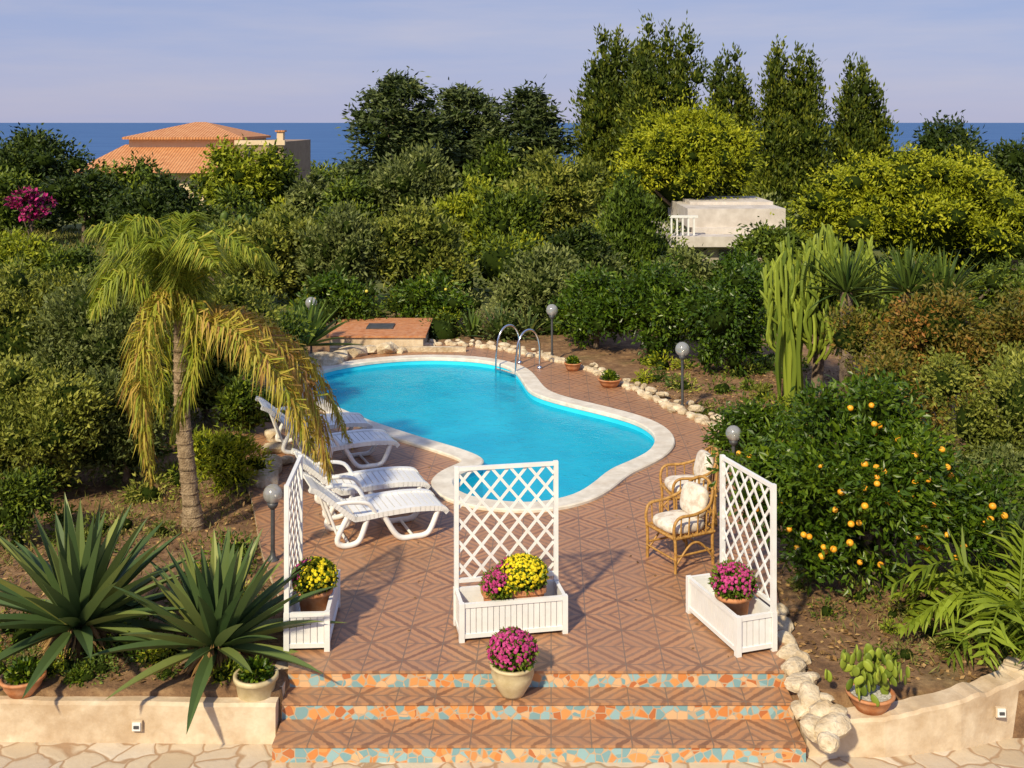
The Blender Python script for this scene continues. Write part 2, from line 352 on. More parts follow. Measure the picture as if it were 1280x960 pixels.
def fill(mb,poly,z,mat,holes=[]):
    loops=[[Vector((p[0],p[1],0)) for p in poly]]+[[Vector((p[0],p[1],0)) for p in h] for h in holes]
    allp=[p for l in loops for p in l]; tris=tessellate_polygon(loops)
    V=np.array([[p.x,p.y,z] for p in allp]); T=[]
    for a,b,c in tris:
        u=V[b]-V[a]; w=V[c]-V[a]
        T.append((a,b,c) if u[0]*w[1]-u[1]*w[0]>0 else (a,c,b))
    mb.add(V,T,mat)
fill(mb,ii,-1.3,'vinyl')
mb.obj('basin',pool,False)
mb=MB(); fill(mb,ii,-.10,'water'); mb.obj('pool_water_surface',pool,False)
mb=MB(); c=P(474,451,0); mb.obox((c[0],c[1]-.02,-.03),np.eye(3),np.array([.2,.03,.06]),'white'); mb.obox((c[0],c[1]-.06,-.03),np.eye(3),np.array([.15,.012,.035]),'window'); mb.obj('skimmer',pool,False)
mb=MB()
LA=(np.array([.16,23.15]),np.array([.56,22.65])); ldir=nrm(np.array([-.78,-.62]))
for A in LA:
    pts=[(0,0.04),(0.0,.45),(.08,.70),(.25,.82),(.45,.76),(.58,.5),(.62,.0),(.62,-.9)]
    path=smooth_open([(A[0]+ldir[0]*s,A[1]+ldir[1]*s,z) for s,z in pts],5)
    mb.tube(path,.022,'chrome',8); mb.lathe((A[0],A[1],.0),[(.05,0),(.05,.05),(.022,.06)],'chrome',12)
for z in (-.03,-.28,-.5):
    d=ldir*.62
    mb.beam((LA[0][0]+d[0],LA[0][1]+d[1],z),(LA[1][0]+d[0],LA[1][1]+d[1],z),.08,.03,'chrome')
mb.obj('pool_ladder',None)
terr=np.array([(-2.04,10.22),(-2.35,11.5),(-2.9,13),(-3.5,15),(-4.4,17.6),(-4.9,20.0),(-4.95,22),(-4.6,23.6),(-3.2,24.5),(-1.6,25.1),(-.1,25.0),(1.0,23.7),(2.15,21.2),(2.95,19.3),(3.45,18.0),(3.4,16.4),(3.15,14.3),(2.95,12.8),(2.72,11.3),(2.5,10.22)])
ts=np.concatenate([smooth_open(terr,4)])
mb=MB(); fill(mb,ts,0,'tile',[offset(inner,.15)])
n=len(ts); V=np.concatenate([np.c_[ts,np.zeros(n)],np.c_[ts,np.full(n,-.16)]])
mb.add(V,[[i,n+i,n+i+1,i+1] for i in range(n-1)],'rock')
mb.obj('terrace_pavement',None,False)
st=empty('garden_steps')
X0,X1=-2.04,2.5
mb=MB()
mb.box(X0,X1,10.2,10.24,-.5,-.004,'mosaic')
mb.box(X0,X1,9.93,10.2,-.5,-.15,'mosaic','tile'); mb.box(X0,X1,9.525,9.93,-.5,-.30,'mosaic','tile')
mb.obj('treads_and_risers',st,False)
mb=MB()
for y,z in ((10.2,.002),(9.93,-.147),(9.525,-.297)): mb.box(X0,X1,y-.014,y+.03,z-.022,z,'tile')
mb.obj('nosings',st,False)
mb=MB(); mb.add([(-12,3,-.45),(12,3,-.45),(12,9.9,-.45),(-12,9.9,-.45)],[[0,1,2,3]],'crazy'); mb.obj('stone_paving',None,False)
# ---------------------------------------------------------------- terrain / sea
xs=np.concatenate([[-25000,-6000,-1500,-500,-200],np.arange(-100,-6,2.),np.arange(-6,-2.1,.15),[-2.06,-2.02],np.arange(-1.9,2.4,.15),[2.48,2.53],np.arange(2.6,5.2,.15),np.arange(6,101,2.),[200,500,1500,6000,25000]])
ys=np.concatenate([[-60,-20,0,5,9.4,9.90,9.93],np.arange(10,10.2,.1),[10.22,10.3],np.arange(10.4,26,.15),np.arange(26,60,1.),np.arange(60,420,8.),[450,800,2000,6000,25000]])
gx,gy=np.meshgrid(xs,ys)
def gz(x,y):
    x=np.asarray(x,float);y=np.asarray(y,float)
    z=-.05+np.where(y>35,-(np.minimum(y,110)-35)*.03,0)+np.where(y>110,-(np.minimum(y,400)-110)*.10,0)
    d=np.minimum(1,np.maximum(0,(np.abs(x)-4.5)/4))+np.clip((y-26)/10,0,1)
    z=z+.08*d*np.sin(x*.9+1)*np.cos(y*.7)+.2*np.clip(d-1,0,1)*np.sin(x*.21)*np.cos(y*.17)
    return z
z=gz(gx,gy)+.02*np.sin(gx*7)*np.sin(gy*9+gx*3)*(gy<26); z=np.where(gy<9.92,-.56,z)
z=np.where((gy<10.24)&(gx>-2.05)&(gx<2.51),-.56,z)
inT=inside(ts,gx,gy); z=np.where(inT,-.09,z)
z=np.where(inside(offset(inner,.10),gx,gy),-2.2,z)
nx,ny=len(xs),len(ys); idx=np.arange(nx*ny).reshape(ny,nx)
fq=np.stack([idx[:-1,:-1],idx[:-1,1:],idx[1:,1:],idx[1:,:-1]],-1).reshape(-1,4)
mb=MB(); mb.add(np.stack([gx,gy,z],-1).reshape(-1,3),fq,'ground',True); mb.obj('ground',None,False)
mb=MB(); mb.add([(-30000,180,-25),(30000,180,-25),(30000,28000,-25),(-30000,28000,-25)],[[0,1,2,3]],'sea'); mb.obj('sea',None,False)
# ---------------------------------------------------------------- trees
def tree(name,x0,x1,yt,yb,Y,mat,kind='broad',seed=1,lpx=4.8,wpx=2.3,dens=1.,trunk=True,fruit=None,depth=None):
    rng=np.random.default_rng(seed*13+5)
    g=float(gz((x0+x1-1280)/2*Y/F,Y))
    a=Q(x0,yt,Y); b=Q(x1,yb,Y); zb=max(b[2],g+.05); zt=a[2]
    C=np.array([(a[0]+b[0])/2,Y,(zt+zb)/2]); R=np.array([(b[0]-a[0])/2,(b[0]-a[0])/2*.85,(zt-zb)/2])
    if depth: R[1]=depth
    B=[]
    if kind in('broad','olive'):
        n=24 if kind=='broad' else 32
        for i in range(n):
            d=nrm(rng.normal(size=3)); r=rng.uniform(.45,.95)
            rr=rng.uniform(.17,.34)
            B.append((C+d*R*r*(1-rr*.5),R*rr*np.array([1,1,.95])))
        B.append((C,R*.6))
    elif kind=='hedge':
        nxb=max(3,int(R[0]/R[2]*3.5))
        for i in range(nxb*4):
            c=C+np.array([rng.uniform(-.9,.9),rng.uniform(-.6,.6),rng.uniform(-.75,.62)])*R
            rr=R[2]*rng.uniform(.28,.5); B.append((c,np.array([rr,min(rr,R[1]),rr])))
    elif kind=='puff':
        for i in range(110):
            d=nrm(rng.normal(size=3)); 
            if d[2]<-.2: d[2]*=-.6
            d=nrm(d); r=rng.uniform(.62,.95)
            rr=rng.uniform(.09,.17)*(R[0]*.6+R[2]*.4)
            B.append((C+d*R*r*.95,np.array([rr*1.25,rr*1.25,rr*.85])))
        B.append((C,R*.74))
    elif kind=='tall':
        nl=9
        for l in range(nl):
            an=l*2.4+rng.uniform(-.4,.4); r=(.12+.62*math.sqrt(l/nl)); hl=(1-.36*r**1.6)*rng.uniform(.86,1.03)*2*R[2]
            bx=np.array([math.cos(an)*r*R[0],math.sin(an)*r*R[1]])
            for q in range(14):
                t=(q+rng.uniform(.2,.9))/14
                w_=R[0]*(.38*(1-t)**.45+.06)*rng.uniform(.75,1.1)
                off=rng.normal(size=2)*w_*.35
                c=np.array([C[0]+bx[0]*(1-.2*t)+off[0],C[1]+bx[1]*(1-.2*t)+off[1],zb+hl*t])
                B.append((c,np.array([w_,w_,max(w_*.9,hl*.06)])))
    elif kind=='cedar':
        for i in range(110):
            t=rng.random()**.8; wd=(1-t**4)*.85+.15
            an=rng.uniform(0,6.28); r=rng.random()**.5*.9*wd
            c=np.array([C[0]+math.cos(an)*r*R[0],C[1]+math.sin(an)*r*R[1],zb+t*2*R[2]*.95])
            rr=R[0]*rng.uniform(.12,.24); B.append((c,np.array([rr,rr,rr*.5])))
        B.append((C-np.array([0,0,R[2]*.1]),R*np.array([.65,.65,.75])))
    Bc=np.array([c for c,r in B]); Br=np.array([r for c,r in B])
    for ax in (0,2):
        lo=(Bc[:,ax]-Br[:,ax]*1.02).min(); hi=(Bc[:,ax]+Br[:,ax]*1.02).max(); k=2*R[ax]/(hi-lo)
        Bc[:,ax]=(C[ax]-R[ax])+(Bc[:,ax]-lo)*k; Br[:,ax]*=k
    mb=MB(); 
    cs={'puff':.62,'cedar':.55,'tall':.55,'olive':.6,'broad':.62,'hedge':.68}[kind]
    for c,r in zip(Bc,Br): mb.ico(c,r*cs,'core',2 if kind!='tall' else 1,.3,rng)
    px=Y/1094.; A=math.pi*R[0]*R[2]/px**2
    L=lpx*px; W=wpx*px
    n=int(A/(lpx*wpx/2)*5.0*dens); n=max(n,1500)
    w=Br[:,0]*Br[:,2]; w=w/w.sum()
    K=34
    bi=rng.choice(len(Bc),size=n,p=w)
    sd=nrm(rng.normal(size=(len(Bc),K,3))+np.array([0,-.35,.3])); sr=rng.uniform(.78,1.12,size=(len(Bc),K)); stn=rng.random((len(Bc),K)); btn=rng.random(len(Bc))
    ki=rng.integers(0,K,n); d=sd[bi,ki]
    pos=Bc[bi]+Br[bi]*(d*sr[bi,ki][:,None]+rng.normal(size=(n,3))*.2)
    out=nrm(pos-Bc[bi])
    D=out*.7+rng.normal(size=(n,3))*.55
    if kind=='tall': D=D*.6+np.array([0,0,.7])
    if kind=='olive': D=D+np.array([0,0,.45])
    if kind=='cedar': D=D*np.array([1,1,.5])
    pos[:,2]=np.maximum(pos[:,2],g+.03)
    tone=np.clip(.34*stn[bi,ki]+.32*btn[bi]+.34*rng.random(n),0,1)
    mb.leaves(pos,D,L*rng.uniform(.7,1.4,n),W*rng.uniform(.7,1.3,n),mat,tone,rng)
    if kind!='puff':
        ns=n//16; k2=rng.integers(0,n,ns); 
        mb.leaves(pos[k2]+out[k2]*L*1.2,D[k2],L*1.4,W,mat,tone[k2],rng)
    if trunk:
        tr=max(.06,R[0]*.06); base=np.array([C[0],C[1],g-.1])
        top=C+np.array([0,0,-.1*R[2]]); mid=(base+top)/2+rng.normal(size=3)*tr*1.2
        mb.tube(smooth_open([base,mid,top],4),np.linspace(tr*1.3,tr*.5,9),'bark',8)
        for q in range(5):
            c=Bc[rng.integers(0,len(Bc))]; s0=base+(top-base)*rng.uniform(.35,.8)
            mb.tube(smooth_open([s0,(s0+c)/2+np.array([0,0,-.05*R[2]]),c],3),np.linspace(tr*.5,tr*.15,7),'bark',6)
    if fruit:
        fm,fr,fn=fruit
        for q in range(fn):
            k=rng.choice(len(Bc),p=w); d=nrm(rng.normal(size=3)+np.array([0,-1.3,.0])); p=Bc[k]+d*Br[k]*1.10
            if p[2]<g+.2: continue
            mb.ico(p,np.array([fr,fr,fr*.95])*rng.uniform(.85,1.1),fm,2,0,rng)
    return mb.obj(name)
T=tree
def mass(name,n,xr,Yr,topf,rr,mats,seed,L,W,m=500,px=None,skip=None,cs=.8):
    rng=np.random.default_rng(seed); mb=MB()
    for i in range(n):
        Y=rng.uniform(*Yr); x=rng.uniform(*xr) if px is None else (rng.uniform(*px)-640)*Y/F
        if skip is not None and skip(x,Y): continue
        g=float(gz(x,Y)); r=rng.uniform(*rr); top=topf(Y,g,rng,r); zc=max(top-r*.8,g+r*.2); c=np.array([x,Y,zc])
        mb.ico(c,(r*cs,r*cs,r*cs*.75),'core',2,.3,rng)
        if zc-r*.7>g: mb.box(x-.1,x+.1,Y-.1,Y+.1,g-.2,zc,'bark')
        d=nrm(rng.normal(size=(m,3))+np.array([0,-.3,.3])); pos=c+d*np.array([r,r,r*.8])*rng.uniform(.6,1.2,(m,1)); pos[:,2]=np.maximum(pos[:,2],g+.02)
        mb.leaves(pos,d+rng.normal(size=(m,3))*.5,L*Y/50,W*Y/50,mats[i%len(mats)],np.clip(rng.random(m)*.6+rng.random()*.4,0,1),rng)
    mb.obj(name)
mass('distant_trees',150,(-60,60),(88,112),lambda Y,g,r,s:5-(r.uniform(212,230)-152)*Y/F,(1.6,3.2),['dark','broad','dark','olive'],3,.25,.11,600)
bsk=lambda x,Y: 5<x<11.5 and Y<41.5
mass('garden_shrubs',130,(-30,30),(31,56),lambda Y,g,r,s:g+r.uniform(.8,2.2),(.7,1.3),['broad','oliveg','dark','yg','broad'],31,.23,.10,420,(240,1300),bsk,.65)
mass('low_shrubs',60,(-8,8),(25.8,31),lambda Y,g,r,s:g+r.uniform(.4,.9),(.35,.65),['oliveg','broad','yucca','yg'],32,.17,.07,260,(380,1150),None,.6)
inb=lambda x,Y: bool(inside(ts,np.array([x]),np.array([Y]))[0])
mass('ground_cover_plants',110,(-8,-2.5),(10.5,19),lambda Y,g,r,s:g+s*.9,(.12,.34),['olive','broad','yg','grass','citrus'],34,.24,.09,210,None,lambda x,Y:inb(x+.3,Y),.5)
mass('ground_cover_plants',40,(-7,-2.35),(10.12,10.5),lambda Y,g,r,s:g+s*.9,(.07,.15),['citrus','broad','yucca','yg'],35,.2,.08,130,None,None,.5)
mass('ground_cover_plants',36,(3.1,6),(10.3,13),lambda Y,g,r,s:g+s*.9,(.06,.17),['olive','broad','yg','grass'],36,.22,.08,120,None,None,.4)
mass('ground_cover_plants',55,(2.2,6),(14.5,23.6),lambda Y,g,r,s:g+s*.9,(.12,.32),['olive','broad','yg','yucca'],37,.2,.07,190,None,lambda x,Y:inb(x-.35,Y),.5)
T('carob_tree',-40,124,163,300,58,'dark','broad',1)
T('carob_tree',100,215,200,300,54,'broad','broad',2)
T('garden_tree',-60,50,205,290,50,'broad','broad',3)
T('garden_tree',60,150,214,285,52,'dark','broad',4)
T('bougainvillea',12,62,236,275,46,'boug','broad',5,4,3)
T('round_tree',128,255,220,310,44,'dark','broad',6)
T('feathery_tree',244,350,178,290,62,'yg','broad',7)
T('garden_tree',305,378,184,290,64,'broad','broad',71)
T('shrub',355,425,216,290,53,'oliveg','broad',8)
T('shrub',405,475,222,290,50,'broad','broad',9)
T('cedar_tree',425,580,95,290,62,'cedar','cedar',10,5.5,2.2)
T('cedar_tree',500,660,108,290,66,'cedar','cedar',11,5.5,2.2)
T('cedar_tree',590,722,110,290,64,'cedar','cedar',12,5.5,2.2)
T('olive_tree',452,575,186,310,50,'oliveg','olive',13)
T('olive_tree',575,660,176,310,56,'broad','olive',14)
T('olive_tree',625,755,190,330,46,'olive','olive',15)
T('olive_tree',535,640,224,350,42,'yg','olive',16)
T('conifer_tree',698,838,34,300,64,'plume','tall',17,4.4,2.0,1.3)
T('conifer_tree',760,908,20,300,60,'plume','tall',18,4.4,2.0,1.3)
T('conifer_tree',872,962,60,300,65,'plume','tall',19,4.4,2.0,1.3)
T('conifer_tree',930,1050,52,300,62,'plume','tall',20,4.4,2.0,1.3)
T('conifer_tree',1022,1132,72,300,64,'plume','tall',21,4.4,2.0,1.3)
T('pine_tree',760,948,136,290,47,'puff','puff',22,4.,1.7)
T('pine_tree',992,1296,181,345,37,'puff','puff',24,4.2,1.8,depth=2.8)
T('dark_tree',1135,1250,150,260,78,'dark','broad',25)
T('dark_tree',1238,1330,168,300,60,'dark','broad',26)
T('cypress_tree',738,834,212,380,35,'cypress','tall',27,4.6,2.0,1.2)
T('olive_tree',590,680,232,350,40,'broad','olive',28)
T('garden_shrub',680,760,280,370,33,'dark','broad',29)
T('garden_shrub',915,1010,284,370,36,'broad','broad',30)
T('garden_shrub',818,905,312,390,30,'oliveg','broad',55)
T('garden_shrub',880,960,318,390,30,'citrus','broad',75)
T('garden_shrub',985,1110,325,400,29,'dark','broad',61)
T('garden_shrub',1090,1310,330,410,27,'broad','hedge',62,depth=1.2)
T('garden_shrub',-50,60,330,400,29,'broad','broad',63)
T('olive_tree',270,400,262,420,31,'olive','olive',31)
T('olive_tree',370,485,256,420,30,'oliveg','olive',32)
T('olive_tree',460,588,260,420,30.5,'olive','olive',33)
T('olive_tree',615,745,312,430,27.5,'oliveg','olive',34)
T('lemon_tree',370,475,345,425,27,'citrus','broad',35,fruit=('lemon',.04,14))
T('lemon_tree',488,588,345,425,27.5,'citrus','broad',36,fruit=('lemon',.04,6))
T('citrus_tree',690,800,338,462,25.0,'citrus','broad',37,depth=1.1)
T('citrus_tree',755,890,330,475,24.0,'citrus','broad',57,depth=1.2)
T('citrus_tree',850,968,332,488,22.6,'citrus','broad',58,depth=1.2)
T('shrub',-50,90,295,400,32,'yg','broad',38)
T('shrub',60,140,310,400,30,'broad','broad',39)
T('olive_tree',-90,120,332,640,18,'olive','olive',40)
T('olive_tree',30,225,348,620,17.2,'oliveg','olive',41)
T('olive_tree',165,355,335,600,19,'olive','olive',42)
T('olive_tree',265,385,372,560,21.5,'broad','olive',43)
T('olive_tree',-60,125,450,650,15,'olive','olive',44)
T('olive_tree',80,230,460,640,15.6,'oliveg','olive',56)
T('garden_shrub',268,352,470,600,18.0,'broad','olive',72)
T('oleander_shrub',232,335,540,665,15.2,'yg','olive',45,6,1.8)
T('garden_shrub',-30,70,590,690,13.4,'broad','broad',73)
T('rust_hedge',1052,1310,364,560,17.3,'rust','hedge',46,depth=1.1)
T('rust_hedge',985,1150,440,600,15.8,'rust','hedge',64,depth=.9)
T('garden_hedge',1170,1330,450,720,14,'olive','hedge',47,depth=.9)
T('garden_shrub',1180,1320,560,770,12.6,'oliveg','broad',65)
T('citrus_shrub',885,1010,500,640,16.2,'citrus','broad',66,depth=.7)
T('orange_tree',908,1262,482,805,12.1,'citrus','broad',48,7.5,3.4,1.3,fruit=('orange',.036,120),depth=1.3)
# ---------------------------------------------------------------- rosettes
def rosette(name,c,n,L,W,mat,seed=1,emin=8,emax=85,droop=.35,stem=0.,dead=False):
    rng=np.random.default_rng(seed); mb=MB(); c=np.asarray(c,float)
    if stem: mb.tube([c-[0,0,.05],c+[0,0,stem]],[.1*L+.04,.08*L+.03],'bark',8)
    c=c+np.array([0,0,stem])
    for i in range(n):
        t=i/(n-1); az=i*2.39996+rng.normal()*.12; el=math.radians(emin+(emax-emin)*t**.85+rng.normal()*3)
        l=L*rng.uniform(.85,1.08)*(1-.12*t); w=W*rng.uniform(.85,1.1)
        m=8; s=np.linspace(0,1,m); k=droop*rng.uniform(.3,1.2)*(1-t*.6)
        e=el-k*s**1.6; dx=np.concatenate([[0],np.cumsum(np.cos((e[1:]+e[:-1])/2))*l/(m-1)]); dz=np.concatenate([[0],np.cumsum(np.sin((e[1:]+e[:-1])/2))*l/(m-1)])
        h=np.array([math.cos(az),math.sin(az),0]); sd=np.array([-h[1],h[0],0])
        wd=w*np.minimum(.62+s*1.3,1)*np.clip((1-s)*1.9,0,1)**.75*.5+.001
        nn=-np.sin(e)[:,None]*h+np.cos(e)[:,None]*np.array([0,0,1.])
        cen=c+h*(.05*L)+dx[:,None]*h+dz[:,None]*np.array([0,0,1.])
        V=np.concatenate([cen+sd*wd[:,None]+nn*wd[:,None]*.45,cen,cen-sd*wd[:,None]+nn*wd[:,None]*.45,cen-nn*wd[:,None]*.4])
        Fq=[]
        for j in range(m-1):
            for a,b in((0,1),(1,2),(2,3),(3,0)): Fq.append([a*m+j,a*m+j+1,b*m+j+1,b*m+j])
        mb.add(V,Fq,mat,False,np.clip(.5+rng.normal()*.25,0,1))
    if dead:
        n2=200; az=rng.uniform(0,6.28,n2); p=c+np.stack([np.cos(az)*.14,np.sin(az)*.14,rng.uniform(-.25,.08,n2)],1)
        mb.leaves(p,np.stack([np.cos(az),np.sin(az),-.9*np.ones(n2)],1),.3,.05,'litter',rng.random(n2),rng)
    return mb.obj(name)
rosette('agave',Q(98,800,10.7),64,1.28,.14,'agave',1,-5,84,.35,.15,True)
rosette('agave',Q(270,822,10.5),60,1.18,.13,'agave',2,-5,84,.35,.12,True)
rosette('agave',Q(382,432,23.4),40,1.15,.12,'yucca',3,8,85,.3)
rosette('agave',Q(625,425,26),34,.95,.10,'agave',4,8,85,.5)
rosette('agave',Q(590,425,26.5),28,.9,.09,'yucca',5,12,85,.6)
rosette('agave',Q(660,420,26.5),26,.9,.08,'agave',6,12,85,.6)
for i,(a,b,Y) in enumerate([(1058,365,19.5),(1135,365,18.6),(1180,372,18.5)]):
    q=Q(a,b,Y); g=float(gz(q[0],Y)); rosette('yucca_plant',(q[0],Y,g),60,.95,.055,'yucca',20+i,-10,88,.5,q[2]-g)
rosette('agave',Q(1262,690,11.7),30,.6,.07,'agave',31,5,85,.5)
rosette('agave',Q(1262,872,10.25),34,.42,.05,'agave',32,5,85,.5)
for i,(a,b,Y) in enumerate([(1125,868,10.45),(1165,880,10.35),(1190,852,10.6),(60,872,10.25),(1150,850,10.7),(1105,850,10.6),(1230,880,10.25),(200,868,10.2),(150,866,10.25),(1065,860,10.5),(1205,875,10.3),(1140,882,10.3)]):
    rosette('succulent_plant',Q(a,b,Y),26,.26,.045,('yucca','agave')[i%2],33+i,5,85,.5)
def euphorbia():
    rng=np.random.default_rng(9); mb=MB(); b=Q(985,478,20.3); b[2]=-.1
    def stem(path,r,tone):
        path=smooth_open(path,3); m=len(path)
        mb.tube(path,np.full(m,r)*rng.uniform(.85,1.15,m)*np.concatenate([np.ones(m-1),[.4]]),'euph',5,False,tone)
    mb.tube([b,b+[.05,0,1.2]],[.12,.09],'bark',8); mb.tube([b+[.5,0,0],b+[.6,0,1.4]],[.12,.09],'bark',8)
    for i in range(420):
        an=rng.uniform(0,6.28); rr=rng.random()**.5; x=b[0]+.66+math.cos(an)*rr*1.08; y=b[1]+math.sin(an)*rr*.7
        dome=3.15-.5*rr**2+.15*math.sin(x*9); top=dome*rng.uniform(.6,1.0); z0=top-rng.uniform(.3,.8)
        s=np.array([x+(b[0]+.5-x)*.3+rng.normal()*.08,y+(b[1]-y)*.3,z0-.25])
        stem([s,(x+rng.normal()*.02,y,z0),(x+rng.normal()*.04,y,(z0+top)/2),(x+rng.normal()*.05,y+rng.normal()*.04,top)],rng.uniform(.022,.034),np.clip(.5+rng.normal()*.3,0,1))
    for i in range(20):
        x=b[0]-.25+rng.uniform(0,.5); y=b[1]-.2+rng.normal()*.2; h=rng.uniform(1.2,2.8); stem([(x,y,-.05),(x+rng.normal()*.05,y,h*.5),(x+rng.normal()*.06,y,h)],rng.uniform(.03,.045),np.clip(.4+rng.normal()*.3,0,1))
    mb.obj('candelabra_euphorbia')
euphorbia()
def opuntia():
    rng=np.random.default_rng(19); mb=MB(); c=Q(307,300,38.5); c[2]=-.2
    for i in range(90):
        t=rng.random(); an=rng.uniform(0,3.14); p=c+np.array([rng.normal()*.55*(1+t*.3),rng.normal()*.5,t*1.7+.2])
        R=np.array(Matrix.Rotation(an,3,'Z')@Matrix.Rotation(rng.normal()*.4,3,'Y')); mb.ico(p,(.17,.035,.24),'yucca',1,0,rng,True,R.T,tone=rng.random())
    mb.obj('prickly_pear')
opuntia()
# ---------------------------------------------------------------- palm
def frond(mb,pts,ll,mat,rng,tone,hang=.8,n=70,wd=.028,sp=1.0,reps=2):
    path=smooth_open(pts,8); 
    seg=np.concatenate([[0],np.cumsum(np.linalg.norm(np.diff(path,axis=0),axis=1))]); tot=seg[-1]
    mb.tube(path,np.linspace(.022,.005,len(path)),mat,5,True,tone*.7)
    s=np.linspace(.10,.995,n)*tot
    c=np.stack([np.interp(s,seg,path[:,k]) for k in range(3)],1); tg=nrm(np.gradient(c,axis=0))
    sd=nrm(np.cross(tg,np.array([0,0,1.])+1e-3))
    u=s/tot; L=ll*np.sin(np.clip(u*.9+.12,0,1)*math.pi)**.6*.9+.08
    for sg in(-1,1):
        for rep in range(reps):
            D=nrm(sd*sg*sp+tg*.55+np.array([0,0,.15])+rng.normal(size=(n,3))*.22)
            Lk=L*rng.uniform(.7,1.15,n)
            mid=c+D*Lk[:,None]*.42; D2=nrm(D*(1-hang*.6)+np.array([0,0,-hang])+rng.normal(size=(n,3))*.13); tip=mid+D2*Lk[:,None]*.65
            wv=nrm(np.cross(D,np.array([0,0,1.])+rng.normal(size=(n,3))*.6))*wd*.5
            V=np.stack([c-wv*.5,c+wv*.5,mid+wv,mid-wv,tip],1).reshape(-1,3); b=np.arange(n)[:,None]*5
            tn=np.clip(tone+rng.normal(size=n)*.17,0,1)
            mb.add(V,np.concatenate([b+0,b+1,b+2,b+3],1),mat,False,tn)
            mb.add(V,np.concatenate([b+3,b+2,b+4],1),mat,False,tn)
def palm():
    rng=np.random.default_rng(4); mb=MB(); Y=13.9
    base=Q(242,662,Y); top=Q(226,400,Y)
    tp=smooth_open([base,Q(236,600,Y),Q(228,520,Y),Q(226,450,Y),top],5)
    rr=np.linspace(.11,.08,len(tp)); rr[:3]*=1.2; mb.tube(tp,rr,'palmbark',12)
    for i in range(26):
        t=i/26; k=int(t*(len(tp)-1)); p=tp[k]; mb.lathe(p,[(rr[k]+.008,-.012),(rr[k]+.014,0),(rr[k]+.004,.012)],'palmbark',12)
    C=(226,402)
    def fr(pp,tone,hang=.8,ll=.5,n=75,sp=1.0): frond(mb,[Q(C[0],C[1],Y)]+[Q(a,b,Y+dy) for a,b,dy in pp],ll,'palm',rng,tone,hang,n,.021,sp,3)
    fr([(195,335,.1),(150,285,.2),(108,290,.3)],.25); fr([(205,325,-.3),(175,275,-.6),(135,315,-.9)],.2)
    fr([(225,325,.2),(228,275,.5),(250,270,.9)],.15,.6); fr([(245,335,-.1),(275,295,-.2),(325,320,-.3)],.25)
    fr([(250,345,.4),(300,310,.8),(345,340,1.2)],.2); fr([(235,345,-.4),(245,300,-.8),(270,330,-1.4)],.3)
    fr([(200,360,.4),(160,320,.8),(118,370,1.2)],.25); fr([(190,370,-.3),(150,345,-.5),(112,395,-.7)],.3)
    fr([(215,340,-.3),(200,300,-.6),(190,310,-1.1)],.2,.7); fr([(240,330,.5),(262,290,.9),(300,300,1.4)],.15,.7)
    fr([(215,370,-.4),(190,390,-.8),(176,460,-1.1),(183,575,-1.1)],.60,1.0,.4,80,.45)
    fr([(205,378,-.1),(180,410,-.2),(172,480,-.3),(190,605,-.3)],.70,1.0,.36,80,.45)
    fr([(238,375,-.3),(245,400,-.5),(238,470,-.6),(215,550,-.6)],.45,1.0,.36,75,.45)
    fr([(260,395,-.1),(320,408,-.2),(380,475,-.3),(412,600,-.3)],.84,1.0,.55,90,.6)
    fr([(258,400,-.4),(310,425,-.9),(360,490,-1.2),(395,575,-1.3)],.68,1.0,.5,85,.6)
    fr([(250,385,.3),(300,395,.6),(350,440,.9),(378,545,1.0)],.65,1.0,.45,75,.6)
    fr([(262,390,.8),(320,400,1.4),(385,450,1.9),(440,560,2.2)],.75,1.0,.45,80,.6)
    fr([(222,385,.4),(205,400,.7),(200,450,.9),(205,530,.9)],.45,1.0,.35,65,.5)
    mb.obj('palm_tree')
palm()
def small_palm(px,py,Y,L,nf,seed,name,ll=.26,wd=.02,lo=.3):
    rng=np.random.default_rng(seed); mb=MB(); c=Q(px,py,Y); mb.tube([c-[0,0,.3],c+[0,0,.08]],[.12,.09],'palmbark',8)
    for i in range(nf):
        az=i*2.4+rng.normal()*.2; h=np.array([math.cos(az),math.sin(az)*.9,0]); el=rng.uniform(.2,1.0)
        l=L*rng.uniform(.8,1.1)
        p1=c+h*l*.18+[0,0,l*(.35+.2*el)]; p2=c+h*l*.5+[0,0,l*(.5+.45*el)]; p3=c+h*l*1.0+[0,0,l*(lo+.5*el)]
        frond(mb,[c,p1,p2,p3],ll,'fern',rng,rng.uniform(.3,1.0),.35,36,wd,.9,1)
    mb.obj(name)
small_palm(1272,845,10.8,1.2,18,5,'small_palm',.42,.045,.2)
# ---------------------------------------------------------------- planters
def ball(mb,c,r,cols,rng,nf=420,sx=1.):
    S=np.array([r*sx,r,r*.8])
    mb.ico(c-np.array([0,0,.02]),S*.84,'core',2,.15,rng)
    m=int(900*sx); d=nrm(rng.normal(size=(m,3))+[0,0,.2]); mb.leaves(c+d*S*rng.uniform(.75,1,(m,1)),d+rng.normal(size=(m,3))*.6,.05,.025,'fern',rng.random(m)*.7,rng)
    for i in range(int(nf*sx)):
        d=nrm(rng.normal(size=3)+[0,0,.55]); p=c+d*S*rng.uniform(.90,1.10)
        if d[2]<-.35: continue
        col=cols[0] if (len(cols)==1 or d[0]-d[1]*.25-d[2]*.25+rng.normal()*.15<cols[2]) else cols[1]
        u=nrm(np.cross(d,[.3,.2,.9])); R=np.array([u,np.cross(d,u),d]); q=rng.uniform(.013,.022)
        mb.ico(p,(q,q,q*.5),col,1,0,rng,False,R)
